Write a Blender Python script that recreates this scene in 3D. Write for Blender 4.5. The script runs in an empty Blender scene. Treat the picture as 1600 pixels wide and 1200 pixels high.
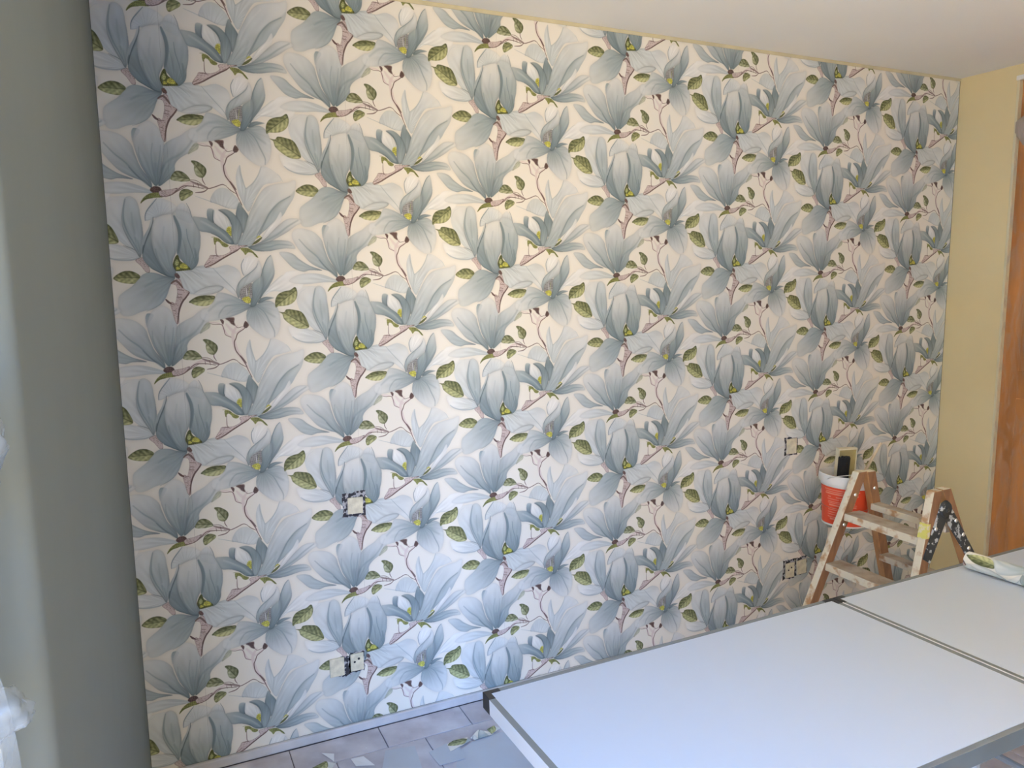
import bpy, bmesh, math, random, mathutils
import numpy as np
from math import sin, cos, pi, radians
from mathutils import Vector
random.seed(7)
scn = bpy.context.scene
# ------------------------------------------------------------------ camera, daylight, exposure
cam_d = bpy.data.cameras.new('camera'); cam = bpy.data.objects.new('camera', cam_d); scn.collection.objects.link(cam)
cam_d.sensor_width = 36; cam_d.lens = 36*1217.4/1600; cam_d.clip_start = .02
RW = mathutils.Matrix(((0.9037496, -0.0697141, 0.4223465), (-0.4278817, -0.1185289, 0.8960291), (-0.0124056, -0.9905003, -0.1369499)))  # world <- image axes (x right, y down, z forward)
CM = RW @ mathutils.Matrix.Diagonal((1, -1, -1))
cam.matrix_world = mathutils.Matrix.Translation((-.0987, -2.5508, 1.5782)) @ CM.to_4x4()
scn.camera = cam
w = bpy.data.worlds.new('daylight'); scn.world = w; w.use_nodes = True
N = w.node_tree.nodes; K = w.node_tree.links; bg = N['Background']
tc = N.new('ShaderNodeTexCoord'); sp = N.new('ShaderNodeSeparateXYZ'); K.new(tc.outputs['Generated'], sp.inputs[0])
mr = N.new('ShaderNodeMapRange'); mr.inputs[1].default_value = -1; mr.inputs[2].default_value = 1; K.new(sp.outputs['Z'], mr.inputs[0])
rp = N.new('ShaderNodeValToRGB'); K.new(mr.outputs[0], rp.inputs[0]); e = rp.color_ramp.elements
e[0].position = 0; e[0].color = (.78, .70, .56, 1)            # ground and facades below the horizon
e[1].position = 1; e[1].color = (.10, .28, .75, 1)            # open sky overhead
for q, c in ((.30, (.60, .48, .33)), (.49, (.46, .36, .24)), (.505, (1.0, .74, .46)), (.535, (.92, .82, .70)), (.57, (.24, .54, 1.0)), (.66, (.06, .36, 1.0))):
    x = e.new(q); x.color = (*c, 1)
K.new(rp.outputs[0], bg.inputs[0]); bg.inputs[1].default_value = 43.0
pd = bpy.data.lights.new('window_portal', 'AREA'); pd.shape = 'RECTANGLE'; pd.size = 1.61; pd.size_y = 2.1; pd.cycles.is_portal = True
po = bpy.data.objects.new('window_portal', pd); scn.collection.objects.link(po); po.location = (-.31, -2.945, 1.07); po.rotation_euler = (radians(90), 0, radians(-90))
scn.view_settings.view_transform = 'Standard'; scn.view_settings.look = 'None'; scn.view_settings.gamma = 1; scn.view_settings.use_curve_mapping = False
scn.view_settings.exposure = 0.0
scn.cycles.max_bounces = 10; scn.cycles.diffuse_bounces = 6; scn.cycles.use_denoising = True
# ------------------------------------------------------------------ wallpaper print: petals (p), strokes (s), leaves (l), bark (b), fills (f)
PRINT = [
["p",["P","L",0.03,0.02,1.0,0.035],[376,384,352,440,357,522,381,596,412,642,449,571,501,492,555,475,604,461,582,422,535,390,497,385,475,438,410,509,388,466],[392,608]],
["s",[6.6,"M",0.55,2.3],[376,384,377,424,390,476,401,514],[]],
["s",[6.6,"M",0.6,2.4],[402,514,444,479,475,433,494,385],[]],
["s",[4.7,"M",0.5,2.4],[401,513,395,558,389,608],[]],
["s",[4.4,"L",0.7,1.9],[582,422,595,437,611,465],[]],
["p",["L","P",0.06,0.04,1.0,0.035],[205,591,222,546,256,516,302,518,341,554,359,582,349,627,296,625,232,600],[265,668]],
["s",[3.6,"M",0.6,1.8],[130,564,183,582,250,606,305,627],[]],
["p",["P","L",0.03,0.03,1.0,0.035],[666,90,658,167,683,239,732,318,802,360,842,244,818,107,776,78,719,77],[825,391]],
["s",[3.8,"L",0.5,2.8],[679,119,663,152,684,110,714,91],[]],
["p",["W","P",0.05,0.03,1.0,0.035],[453,133,504,69,578,17,618,-14,710,-14,696,80,646,105,526,102,477,126],[443,142]],
["s",[3.8,"L",0.8,1.9],[458,124,503,74,563,21,583,8],[]],
["s",[3.8,"L",0.7,1.9],[469,105,526,99,597,105,661,86],[]],
["p",["P","L",0.08,0.08,1.0,0.035],[617,42,670,9,747,-1,823,9,919,51,821,54,734,63,659,59],[919,51]],
["p",["L","M",0.14,0.1,1.0,0.035],[570,877,609,872,651,885,689,918,746,954,819,982,749,980,705,988,652,970,606,925],[819,984]],
["p",["L","M",0.05,0.05,1.0,0.035],[827,734,827,769,832,790,848,761,870,722,840,712],[836,710]],
["p",["P","D",0.08,0.1,0.8,0.035],[-57,514,-43,433,-25,363,-17,297,20,264,72,237,115,204,157,197,160,254,137,309,68,355,35,394,28,450,-9,482],[-57,519]],
["s",[11.2,"D",0.35,7.1],[-39,443,-21,399,16,366,69,335,117,282,145,227],[]],
["s",[11.2,"D",0.5,7.1],[955,974,962,933,978,904],[]],
["p",["P","D",0.1,0.12,0.7,0.035],[907,1026,868,992,809,970,751,937,700,879,664,826,647,775,668,739,722,736,779,755,822,799,837,851,861,919,904,984],[917,1027]],
["s",[7.7,"D",0.5,4.8],[689,798,736,852,788,897,835,957,883,998],[]],
["s",[6.0,"V",0.45,4.0],[802,919,839,963,878,1002,907,1026],[]],
["p",["P","D",0.12,0.14,0.8,0.035],[930,1015,904,984,862,909,841,836,833,780,850,721,892,673,932,677,966,709,987,761,979,827,966,903,950,984],[933,1018]],
["s",[4.6,"D",0.45,4.6],[931,1002,922,924,917,847,927,787],[]],
["s",[4.6,"D",0.45,4.6],[939,1003,944,927,960,851,967,796],[]],
["s",[4.6,"D",0.45,4.6],[919,991,881,926,859,868,856,812],[]],
["s",[20.4,"D",0.45,13.2],[933,1013,936,951,935,900],[]],
["p",["W","L",0.1,0.12,1.0,0.035],[599,313,646,322,716,335,788,357,830,398,785,420,712,421,656,404,619,377],[825,398]],
["s",[5.7,"M",0.75,2.4],[624,377,656,400,713,416,785,416,820,405],[]],
["s",[2.9,"V",0.6,1.0],[745,338,788,355,807,368],[]],
["p",["L","M",0.16,0.12,1.0,0.035],[823,403,802,363,773,309,751,249,746,190,756,133,771,86,796,74,824,94,836,131,839,168,845,220,847,294,836,359],[823,403]],
["s",[7.1,"D",0.6,3.9],[771,90,759,147,757,213,773,272,798,326,818,372],[]],
["s",[11.2,"D",0.35,7.9],[807,297,818,328,825,366],[]],
["s",[8.5,"D",0.25,6.5],[797,161,799,216,808,276],[]],
["p",["L","M",0.05,0.05,1.0,0.035],[830,392,830,344,847,294,877,241,896,187,905,217,889,268,866,310,843,353],[830,396]],
["b",[1.0],[800,418,844,404,862,442,866,484,848,483,825,450],[]],
["p",["L","D",0.1,0.14,0.55,0.03],[994,514,950,509,897,490,850,488,812,513,776,557,731,590,702,620,698,679,715,720,761,722,809,702,871,686,913,661,943,619,968,557],[1005,508]],
["s",[11.7,"D",0.3,7.6],[984,517,943,512,881,536,838,565],[]],
["s",[3.4,"D",0.5,2.0],[836,700,871,686,913,659],[]],
["p",["P","L",0.06,0.08,1.2,0.035],[-6,-71,13,-36,92,-42,149,-51,202,-36,270,-53,332,-27,347,33,315,108,323,138,245,73,182,68,128,86,82,110,35,90,4,44],[1,-51]],
["s",[4.5,"M",0.7,2.2],[197,-36,222,-5,260,38,299,81,324,119],[]],
["s",[2.7,"L",0.8,1.8],[270,945,297,954,328,975],[]],
["s",[3.5,"M",0.7,1.7],[30,973,82,981,107,998,136,1025],[]],
["s",[2.6,"M",0.5,1.7],[73,970,100,963,142,1001],[]],
["p",["P","L",0.08,0.06,1.0,0.035],[863,203,864,170,884,131,924,84,964,85,1004,102,1033,134,1007,164,959,171,917,187,904,188,890,198],[937,190]],
["s",[5.0,"D",0.8,2.0],[928,83,906,110,880,142,866,170,863,203],[]],
["p",["M","D",0.1,0.1,1.0,0.035],[836,404,860,447,898,477,931,496,961,507,921,435,898,373,897,298,897,242,879,267,862,310,843,353],[950,509]],
["s",[5.7,"V",0.75,2.7],[904,184,899,217,882,260,863,302,847,345,837,385],[]],
["s",[8.0,"V",0.6,3.3],[845,338,838,378],[]],
["p",["P","L",0.06,0.06,1.0,0.035],[22,637,44,609,62,603,85,627,102,673,100,714,56,699,26,682],[56,699]],
["p",["L","D",0.14,0.14,0.8,0.035],[1,671,18,644,56,643,96,661,115,696,139,755,139,827,128,879,120,932,98,964,70,973,41,928,13,884,26,817,23,749,9,703],[66,976]],
["s",[19.7,"D",0.8,3.4],[11,677,28,727,34,780,27,832,19,877],[]],
["s",[4.8,"D",0.7,2.4],[70,746,74,799,88,853,100,915,103,942],[]],
["s",[11.9,"D",0.7,5.6],[107,855,111,901,105,942],[]],
["s",[3.4,"D",0.4,2.8],[46,796,57,850,67,904],[]],
["s",[3.8,"D",0.7,1.7],[79,604,94,639,102,680],[]],
["f",["O",1.4],[-13,941,0,905,16,890,28,923,58,945,77,970,42,977,0,979,-11,964],[]],
["f",["Y",2.7],[26,945,44,936,61,949,63,966,36,965,22,960],[]],
["f",["G",1.8],[-2,931,11,914,19,933,9,949,-1,946],[]],
["f",["Y",1.8],[2,958,15,956,22,968,4,972],[]],
["p",["P","D",0.13,0.14,0.7,0.035],[991,514,954,506,924,450,900,392,889,335,889,268,900,217,921,185,959,171,1000,163,1011,203,1022,249,1023,309,1012,368,991,412,987,445,1000,488],[984,517]],
["s",[8.8,"M",0.35,6.8],[955,236,943,310,945,385,961,454],[]],
["s",[10.1,"D",0.45,6.0],[903,358,915,423,939,474,968,504],[]],
["s",[2.7,"V",0.9,0.7],[872,460,892,473,915,483],[]],
["s",[3.0,"V",0.8,1.0],[918,487,951,504,984,513],[]],
["p",["P","L",0.16,0.1,1.0,0.035],[82,110,128,82,178,66,227,65,249,76,225,98,175,114,117,117],[245,73]],
["s",[2.6,"M",0.7,1.3],[87,106,128,82,178,66,227,66,245,73],[]],
["l",[1],[58,153,90,130,121,120,161,119,199,126,190,157,149,178,100,175,70,162],[]],
["p",["P","D",0.08,0.12,0.6,0.035],[399,187,332,142,270,113,220,103,204,119,186,156,157,187,125,197,114,240,144,265,216,260,271,248,327,228,379,202],[403,187]],
["s",[6.5,"D",0.4,4.6],[376,179,312,176,252,184,218,224,212,247],[]],
["s",[13.8,"M",0.55,8.3],[331,149,267,151,212,164,160,207],[]],
["s",[4.6,"M",0.6,3.2],[357,182,292,203,254,233],[]],
["p",["P","D",0.1,0.14,0.55,0.035],[403,187,372,208,364,262,379,299,414,338,464,375,502,381,537,355,554,306,556,256,544,204,518,166,476,156,432,173],[408,183]],
["s",[6.6,"D",0.5,3.8],[431,191,467,225,497,289,518,337,517,373],[]],
["s",[14.1,"D",0.25,10.3],[437,181,477,216,523,252],[]],
["p",["M","D",0.12,0.08,1.0,0.035],[433,168,448,145,481,134,528,141,480,154,456,166],[437,166]],
["p",["W","P",0.05,0.06,1.0,0.035],[367,1010,354,980,353,945,372,908,410,892,444,910,445,945,424,972,395,999],[362,1010]],
["s",[4.1,"D",0.8,1.8],[368,913,353,945,354,980,362,1007],[]],
["p",["L","D",0.12,0.12,1.0,0.035],[522,-110,534,-57,536,3,509,60,468,115,443,147,452,69,457,15,474,-38,498,-85],[443,142]],
["s",[4.7,"D",0.8,2.4],[520,893,498,915,474,967,459,1015],[]],
["s",[12.2,"D",0.45,7.5],[471,-28,467,46,457,114],[]],
["f",["K",1.4],[333,129,337,96,363,71,406,54,410,119,393,166,367,169,343,153],[]],
["f",["Y",1.8],[346,141,379,130,394,146,388,168,365,165],[]],
["s",[4.2,"P",0.9,0.9],[372,80,374,129],[]],
["s",[3.2,"G",0.9,0.9],[391,72,383,135],[]],
["p",["M","D",0.12,0.1,1.0,0.035],[406,59,435,30,464,13,467,70,449,133,418,184,390,186,405,118],[403,187]],
["p",["P","M",0.14,0.12,1.0,0.035],[450,-79,465,-44,463,-4,443,23,402,51,364,69,339,93,334,130,324,136,316,98,328,55,357,22,395,-6,432,-42],[323,138]],
["s",[4.7,"D",0.55,2.3],[445,-60,429,-32,386,3,347,33,324,70],[]],
["l",[0],[533,197,534,153,553,120,588,104,622,97,652,80,663,112,654,151,624,179,583,190,550,191],[]],
["l",[0],[549,224,579,228,597,211,640,216,684,231,711,276,723,321,694,331,655,326,612,300,579,269,569,238],[]],
["l",[0],[684,514,711,491,745,477,784,481,817,506,797,534,780,547,731,542,696,529],[]],
["f",["B",1.4],[-8,-3,6,-9,19,9,15,20,-2,15],[]],
["b",[1.0],[968,549,994,529,1018,524,1035,576,1065,600,1044,631,1022,659,1005,706,995,771,980,765,967,702,959,661,968,652,985,658,996,621,1002,584,992,556],[]],
["s",[11.6,"B",0.95,0.7],[938,637,951,652,964,661],[]],
["s",[9.1,"B",0.9,1.4],[62,100,44,127,22,155,3,202,-9,268],[]],
["s",[11.7,"B",0.75,1.4],[-25,44,-3,33,16,51,29,71],[]],
["s",[3.1,"B",0.7,0.7],[-6,125,22,128],[]],
["s",[3.1,"B",0.7,0.7],[0,83,35,87],[]],
["s",[3.1,"B",0.7,0.7],[969,698,989,704],[]],
["s",[3.1,"B",0.7,0.7],[964,665,995,663],[]],
["s",[3.1,"B",0.7,0.7],[2,106,26,113],[]],
["p",["M","D",0.05,0.05,1.0,0.035],[188,634,186,691,217,709,225,641],[203,720]],
["p",["W","L",0.06,0.06,1.0,0.035],[225,637,217,702,246,740,281,762,305,774,308,714,286,677,252,643],[306,786]],
["s",[4.4,"V",0.7,1.3],[217,641,214,700,238,728],[]],
["p",["D","M",0.14,0.1,1.0,0.035],[363,589,345,631,339,673,360,718,371,767,392,725,408,674,396,644,379,619],[371,767]],
["f",["Y",2.7],[281,755,291,732,309,733,309,781,293,775],[]],
["p",["D","M",0.18,0.14,1.0,0.035],[247,636,279,631,310,642,340,669,361,704,369,743,362,781,340,828,313,825,309,777,311,719,294,680,269,656],[331,832]],
["s",[8.9,"V",0.5,3.6],[248,637,274,652,299,680,311,714],[]],
["p",["L","M",0.06,0.04,1.0,0.035],[678,513,668,558,631,615,604,658,548,716,507,740,467,774,446,802,495,702,547,623,634,553],[446,807]],
["p",["W","P",0.06,0.04,1.0,0.035],[590,640,556,691,510,735,474,786,480,813,525,769,577,715,596,677],[465,810]],
["p",["P","M",0.16,0.12,0.8,0.035],[711,698,697,679,653,676,618,685,577,715,526,764,485,803,425,839,473,840,548,799,624,755,670,721],[425,842]],
["s",[10.0,"D",0.45,6.0],[687,687,626,724,564,771,499,806,450,833],[]],
["p",["L","D",0.16,0.14,0.8,0.035],[395,838,446,832,498,817,541,806,588,804,640,814,665,852,610,851,562,858,514,867,453,868,412,857],[394,842]],
["s",[8.4,"D",0.4,4.6],[449,854,515,843,573,828,644,834],[]],
["p",["M","D",0.14,0.14,0.8,0.035],[105,680,140,678,183,686,217,712,260,741,294,771,320,826,286,825,256,803,217,775,178,763,139,755,120,718],[318,828]],
["s",[11.4,"P",0.35,7.0],[151,702,202,730,254,767,300,814],[]],
["s",[4.0,"V",0.7,1.8],[200,768,243,790,273,819,313,828],[]],
["s",[13.9,"O",0.9,1.8],[418,829,447,813,474,790],[]],
["s",[10.2,"Y",0.9,1.9],[438,797,458,784,469,783],[]],
["p",["P","M",0.1,0.14,0.7,0.035],[340,832,382,749,408,667,438,605,474,544,515,500,579,478,638,469,684,456,677,518,634,558,575,596,534,641,497,702,455,777,406,841],[354,837]],
["s",[6.9,"D",0.65,4.0],[649,548,583,587,532,641,495,702,448,781],[]],
["s",[12.5,"M",0.5,8.7],[461,701,429,773,378,831],[]],
["s",[9.6,"W",0.3,6.7],[414,693,467,600,538,518],[]],
["f",["G2",1.4],[212,792,236,795,260,816,288,833,280,845,258,841,242,819,226,814,216,833,211,816],[]],
["s",[2.7,"G2",0.8,0.9],[199,789,217,788],[]],
["s",[5.3,"B",0.6,1.3],[220,827,219,865,221,887,235,900],[]],
["b",[0.6],[395,835,340,836,294,842,296,870,251,892,193,891,178,909,152,950,166,962,203,945,249,916,301,885,334,868,355,849],[]],
["s",[7.1,"B",0.9,1.8],[160,958,203,940,250,911,301,882,334,863,353,849],[]],
["s",[3.6,"B",0.7,1.3],[192,896,219,894,237,903],[]],
["s",[3.5,"B",0.6,1.3],[152,950,191,925],[]],
["f",["G2",1.4],[353,851,394,851,421,868,449,902,438,901,416,878,393,876,379,890,369,874],[]],
["s",[4.2,"O",0.9,0.9],[418,871,434,887,447,904],[]],
["s",[21.2,"BP",0.75,3.7],[309,300,284,341,286,386,301,448,331,497,356,552],[]],
["s",[11.8,"BP",0.8,2.3],[224,269,235,314,251,349,282,370],[]],
["s",[7.2,"BP",0.8,1.8],[152,274,188,276,214,282],[]],
["s",[18.2,"BP",0.6,3.6],[250,287,276,320,307,339,355,301],[]],
["f",["B",1.4],[218,260,229,259,238,270,232,289,224,274],[]],
["s",[3.6,"B",0.85,0.9],[161,280,187,286,223,288,235,314,242,348,273,364],[]],
["f",["B",2.7],[248,254,294,250,294,278,300,298,278,286,265,269],[]],
["f",["B",1.8],[357,273,375,296,359,314,344,302],[]],
["s",[5.6,"B",0.9,1.4],[370,295,345,319,311,342,298,373,288,396,294,442,318,480,343,524,355,557,376,606],[]],
["s",[3.2,"B",0.8,0.9],[300,298,313,310,341,304],[]],
["s",[8.4,"B",0.8,1.4],[318,475,348,520],[]],
["s",[4.2,"B",0.8,0.9],[298,505,320,526,347,543],[]],
["s",[5.1,"B",0.8,1.4],[298,503,275,494,238,508,201,519,165,512],[]],
["s",[6.4,"B",0.75,1.4],[196,522,172,538,131,544],[]],
["s",[16.4,"BP",0.8,2.3],[187,511,143,499,107,493,66,512,29,538,-16,562,-26,571],[]],
["s",[5.0,"B",0.85,1.4],[178,522,133,512,98,509,66,512,29,540,-12,566],[]],
["s",[11.6,"B",0.6,2.2],[108,481,134,493,165,502,196,515],[]],
["s",[3.6,"B",0.7,0.9],[121,495,124,516],[]],
["s",[3.6,"B",0.7,0.9],[144,489,151,520],[]],
["s",[3.6,"B",0.7,0.9],[104,473,140,479,166,495],[]],
["s",[5.0,"B",0.8,0.9],[173,456,172,474,184,498],[]],
["l",[2],[118,371,150,373,189,402,194,432,172,461,141,449,131,418,132,396],[]],
["l",[2],[6,475,31,433,67,432,96,456,106,479,77,485,46,485],[]],
["l",[0],[45,563,56,535,83,525,115,538,114,555,94,570,56,591],[]],
["l",[3],[104,336,119,304,143,275,163,278,158,304,131,322],[]],
["f",["B",1.8],[900,31,920,17,949,22,960,51,943,66,904,46],[]],
["f",["G2",1.4],[846,110,864,79,899,55,948,51,962,73,908,80,873,91],[]],
["s",[4.9,"O",0.8,1.5],[848,110,868,87,908,80],[]],
["b",[0.8],[944,41,999,32,1039,23,1008,57,972,71,948,69],[]],
["s",[4.0,"B",0.8,1.5],[-53,571,-3,564,39,538,90,509],[]]]
PAL=dict(W=(233,233,229),P=(213,217,216),L=(192,201,202),M=(155,169,173),D=(112,130,136),V=(82,98,104),
         B=(96,76,72),BP=(214,200,197),O=(84,90,50),Y=(186,184,86),G=(158,164,110),G2=(128,132,78),K=(140,140,140))
def paint_wallpaper(T=1024):
    """Draw one half-drop repeat of the magnolia print, returns linear-ish sRGB float array T x T x 3."""
    rs=np.random.RandomState(4)
    img=np.ones((T,T,3),np.float32)*np.array((229,226,216),np.float32)/255
    def smooth(p,closed=True,n=6):
        p=np.asarray(p,float)
        if closed: q=np.vstack([p[-1],p,p[0],p[1]])
        else: q=np.vstack([2*p[0]-p[1],p,2*p[-1]-p[-2]])
        r=[]
        for i in range(1,len(q)-2):
            a,b,c,d=q[i-1:i+3]
            for t in np.arange(n)/n:
                r.append(.5*((2*b)+(c-a)*t+(2*a-5*b+4*c-d)*t*t+(3*b-a-3*c+d)*t**3))
        if not closed: r.append(q[-2])
        return np.array(r)
    def box(m,r):
        r=max(1,int(r))
        for ax in (0,1):
            for _ in range(2):
                c=np.cumsum(np.pad(m,[(r+1,r) if a==ax else (0,0) for a in (0,1)],mode='edge'),axis=ax)
                m=(c[2*r+1:]-c[:-2*r-1])/(2*r+1) if ax==0 else (c[:,2*r+1:]-c[:,:-2*r-1])/(2*r+1)
        return m.astype(np.float32)
    def window(p,pad):
        a=np.floor(p.min(0)-pad).astype(int);b=np.ceil(p.max(0)+pad).astype(int)
        xs=np.arange(a[0],b[0]);ys=np.arange(a[1],b[1])
        return xs,ys
    def idx(xs,ys):
        X,Y=np.meshgrid(xs,ys);k=X//T
        return (Y-k*(T//2))%T,X-k*T
    def fill(p,xs,ys):
        m=np.zeros((len(ys),len(xs)),bool)
        x=xs[None,:]+.5
        for (x0,y0),(x1,y1) in zip(p,np.roll(p,-1,0)):
            if y0==y1: continue
            lo,hi=min(y0,y1),max(y0,y1)
            j=np.nonzero((ys+.5>=lo)&(ys+.5<hi))[0]
            if len(j)==0: continue
            xc=x0+(ys[j]+.5-y0)*(x1-x0)/(y1-y0)
            m[j]^=x<xc[:,None]
        return m.astype(np.float32)
    def comp(xs,ys,a,col):
        J,I=idx(xs,ys);a=a[...,None]
        img[J,I]=img[J,I]*(1-a)+col*a
    def mul(xs,ys,f):
        J,I=idx(xs,ys);img[J,I]*=f[...,None]
    C={k:np.array(v,np.float32)/255 for k,v in PAL.items()}
    S=T/1000.
    for kind,par,pts,ex in PRINT:
        P=np.array(pts,float).reshape(-1,2)*S
        if kind=='s':
            w,col,al,soft=par;w=w*S;soft=max(soft*S,.8)
            q=smooth(P,False,4);xs,ys=window(q,w+2*soft+2)
            X,Y=np.meshgrid(xs+.5,ys+.5);d=np.full(X.shape,1e9)
            n=len(q)-1
            for i in range(n):
                a,b=q[i],q[i+1];v=b-a;L2=max((v*v).sum(),1e-6)
                t=np.clip(((X-a[0])*v[0]+(Y-a[1])*v[1])/L2,0,1)
                s=(i+t)/n;ww=w/2*(1-.45*abs(2*s-1)**2)
                d=np.minimum(d,np.hypot(X-a[0]-t*v[0],Y-a[1]-t*v[1])-ww)
            a=np.clip(.5-d/(2*soft),0,1);a=a*a*(3-2*a)*al
            comp(xs,ys,a.astype(np.float32),C[col]);continue
        q=smooth(P);xs,ys=window(q,26)
        m=fill(q,xs,ys)
        X,Y=np.meshgrid(xs+.5,ys+.5)
        if kind=='p':
            tip,bc,rim,halo,pw,vein=par;base=np.array(ex)*S
            near=box(m,2);soft=box(m,9);wide=box(m,14)
            mul(xs,ys,1-halo*.8*wide*(1-m))
            dx,dy=X-base[0],Y-base[1];r=np.hypot(dx,dy);R=r[m>0].max()
            t=np.clip(r/R,0,1)**pw
            th=np.arctan2(dy,dx);v=np.zeros_like(th)
            for k in (17,31,53): v+=np.sin(th*k+rs.rand()*6.3+2*np.sin(r/60+k))/(1+.02*k)
            env=np.clip(1.1-t,0,1)
            e=1-np.clip(2*soft-1,0,1)
            e2=1-np.clip(2*near-1,0,1)
            st=np.sin(th*23+rs.rand()*6+1.5*np.sin(r/45.))+np.sin(th*41+rs.rand()*6+np.sin(r/30.))
            light=1+vein*v*env*.5+.022*st*(1.15-t)-rim*e*(.5+.6*env)-rim*.5*e2
            # washed, mottled pigment
            mot=np.sin(X/37.+rs.rand()*6)*np.sin(Y/29.+rs.rand()*6)*.02
            col=C[bc][None,None]*(1-t[...,None])+C[tip][None,None]*t[...,None]
            fade=1-.42*np.clip((t-.55)/.45,0,1)**2
            comp(xs,ys,box(m,1)*fade.astype(np.float32),col*(light+mot)[...,None].astype(np.float32))
        elif kind=='f':
            q2=np.sin(X*.33+2*np.sin(Y*.21))*np.sin(Y*.29+2*np.sin(X*.24))
            comp(xs,ys,box(m,max(1,par[1]*S*.8)),np.clip(C[par[0]]*(1+.22*q2[...,None]),0,1).astype(np.float32))
        elif kind=='b':
            a=box(m,1);s=box(m,5);n=np.sin(X*.55+Y*.3+2*np.sin(Y*.09))*np.sin(Y*.35-X*.15)
            n2=np.sin(X*.21+3*np.sin(Y*.17))*np.sin(Y*.27+2*np.sin(X*.13))
            lit=np.clip(s*2.6-.9,0,1)-.42*np.clip(n2-.1,0,1)+.05*n
            lit=np.clip(lit*(.86+.14*(1-par[0])),0,1)
            col=C['B']*(1-lit[...,None])+C['BP']*lit[...,None]
            comp(xs,ys,a,np.clip(col,0,1))
        elif kind=='l':
            a=box(m,1);s=box(m,8)
            c=q.mean(0);d=q-c;u=np.linalg.svd(d,full_matrices=False)[2][0]
            A=(X-c[0])*u[0]+(Y-c[1])*u[1];B=-(X-c[0])*u[1]+(Y-c[1])*u[0]
            if u[1]*B.max()<0:pass
            ty=par[0]
            Ld=(d@u).max()
            mt=np.sin(X/9.+2*np.sin(Y/13.))*np.sin(Y/8.+2*np.sin(X/11.))
            lit=.52+.15*np.sin(abs(B)*.20+A*.19)*np.clip(abs(B)/10,0,1)+.16*mt-.40*np.exp(-(B/2.4)**2)+.25*np.tanh(B/14)*(1 if ty!=1 else 2)
            lit+=-.35*(1-np.clip(2*s-1,0,1))**2
            lo=np.array((76,82,50),np.float32)/255;hi=np.array((196,198,144),np.float32)/255
            if ty==3: lo,hi=(lo+C['P']*1.5)/2.5,(hi+C['P'])/2
            if ty==2: hi=(hi*2+C['P'])/3
            lit=np.clip(lit,0,1)[...,None]
            comp(xs,ys,a*.96,lo*(1-lit)+hi*lit)
    return np.clip(img,0,1)
# ------------------------------------------------------------------ materials
C = bpy.context.scene.collection
MATS = {}
def nodes_of(m):
    m.use_nodes = True
    nt = m.node_tree
    return nt, nt.nodes, nt.links, nt.nodes['Principled BSDF']
def mat(name, col, rough=.6, metal=0., var=0., scale=8., bump=0., bscale=60., col2=None, rnd=0., spec=.5, ramp=(.35, .65), stretch=None):
    """procedural material: noise between two colours, optional bump and per-object variation"""
    m = bpy.data.materials.new(name); nt, N, Lk, P = nodes_of(m)
    P.inputs['Roughness'].default_value = rough; P.inputs['Metallic'].default_value = metal
    P.inputs['Specular IOR Level'].default_value = spec
    tc = N.new('ShaderNodeTexCoord'); mp = N.new('ShaderNodeMapping'); Lk.new(tc.outputs['Object'], mp.inputs[0])
    if stretch: mp.inputs['Scale'].default_value = stretch
    nz = N.new('ShaderNodeTexNoise'); nz.inputs['Scale'].default_value = scale; nz.inputs['Detail'].default_value = 6
    Lk.new(mp.outputs[0], nz.inputs['Vector'])
    c2 = col2 or tuple(c*(1-var) for c in col)
    rp = N.new('ShaderNodeValToRGB'); rp.color_ramp.elements[0].position = ramp[0]; rp.color_ramp.elements[1].position = ramp[1]
    rp.color_ramp.elements[0].color = (*c2, 1); rp.color_ramp.elements[1].color = (*col, 1)
    Lk.new(nz.outputs['Fac'], rp.inputs[0])
    out = rp.outputs[0]
    if rnd:
        oi = N.new('ShaderNodeObjectInfo'); hs = N.new('ShaderNodeHueSaturation')
        ma = N.new('ShaderNodeMath'); ma.operation = 'MULTIPLY_ADD'; ma.inputs[1].default_value = rnd; ma.inputs[2].default_value = 1-rnd/2
        Lk.new(oi.outputs['Random'], ma.inputs[0]); Lk.new(ma.outputs[0], hs.inputs['Value']); Lk.new(out, hs.inputs['Color']); out = hs.outputs[0]
    Lk.new(out, P.inputs['Base Color'])
    if bump:
        b = N.new('ShaderNodeBump'); b.inputs['Strength'].default_value = bump; b.inputs['Distance'].default_value = .002
        n2 = N.new('ShaderNodeTexNoise'); n2.inputs['Scale'].default_value = bscale; n2.inputs['Detail'].default_value = 4
        Lk.new(mp.outputs[0], n2.inputs['Vector']); Lk.new(n2.outputs['Fac'], b.inputs['Height']); Lk.new(b.outputs[0], P.inputs['Normal'])
    MATS[name] = m
    return m
cream = mat('cream_wall_paint', (.76, .635, .35), .85, var=.05, scale=2.5, bump=.15, bscale=35)
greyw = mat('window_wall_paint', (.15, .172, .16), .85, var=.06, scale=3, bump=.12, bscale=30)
ceilm = mat('ceiling_paint', (.80, .79, .73), .9, var=.02, scale=2)
trimm = mat('cream_bead_paint', (.62, .57, .38), .7, var=.15, scale=12)
skirt = mat('dusty_skirting', (.60, .60, .62), .6, var=.25, scale=7)
tilem = mat('dusty_grey_tile', (.62, .61, .65), .5, col2=(.42, .395, .43), scale=7, bump=.3, bscale=50, rnd=.14)
grout = mat('dark_grout', (.20, .18, .20), .9, var=.3)
lamin = mat('white_laminate', (.54, .60, .68), .36, var=.015, scale=2)
alum = mat('aluminium_profile', (.25, .275, .28), .42, metal=.35, var=.08, scale=14)
alumd = mat('shaded_profile_side', (.10, .12, .12), .6, var=.2, scale=10)  # darker aluminium copy, shade painted onto the table's near edge face
alumw = mat('pale_parts_lit_ends', (.80, .80, .78), .4, metal=.15, var=.05, scale=10)  # pale parts, and window light painted onto the table panels' end faces
blackp = mat('black_plastic', (.028, .03, .032), .45, var=.3)
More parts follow.
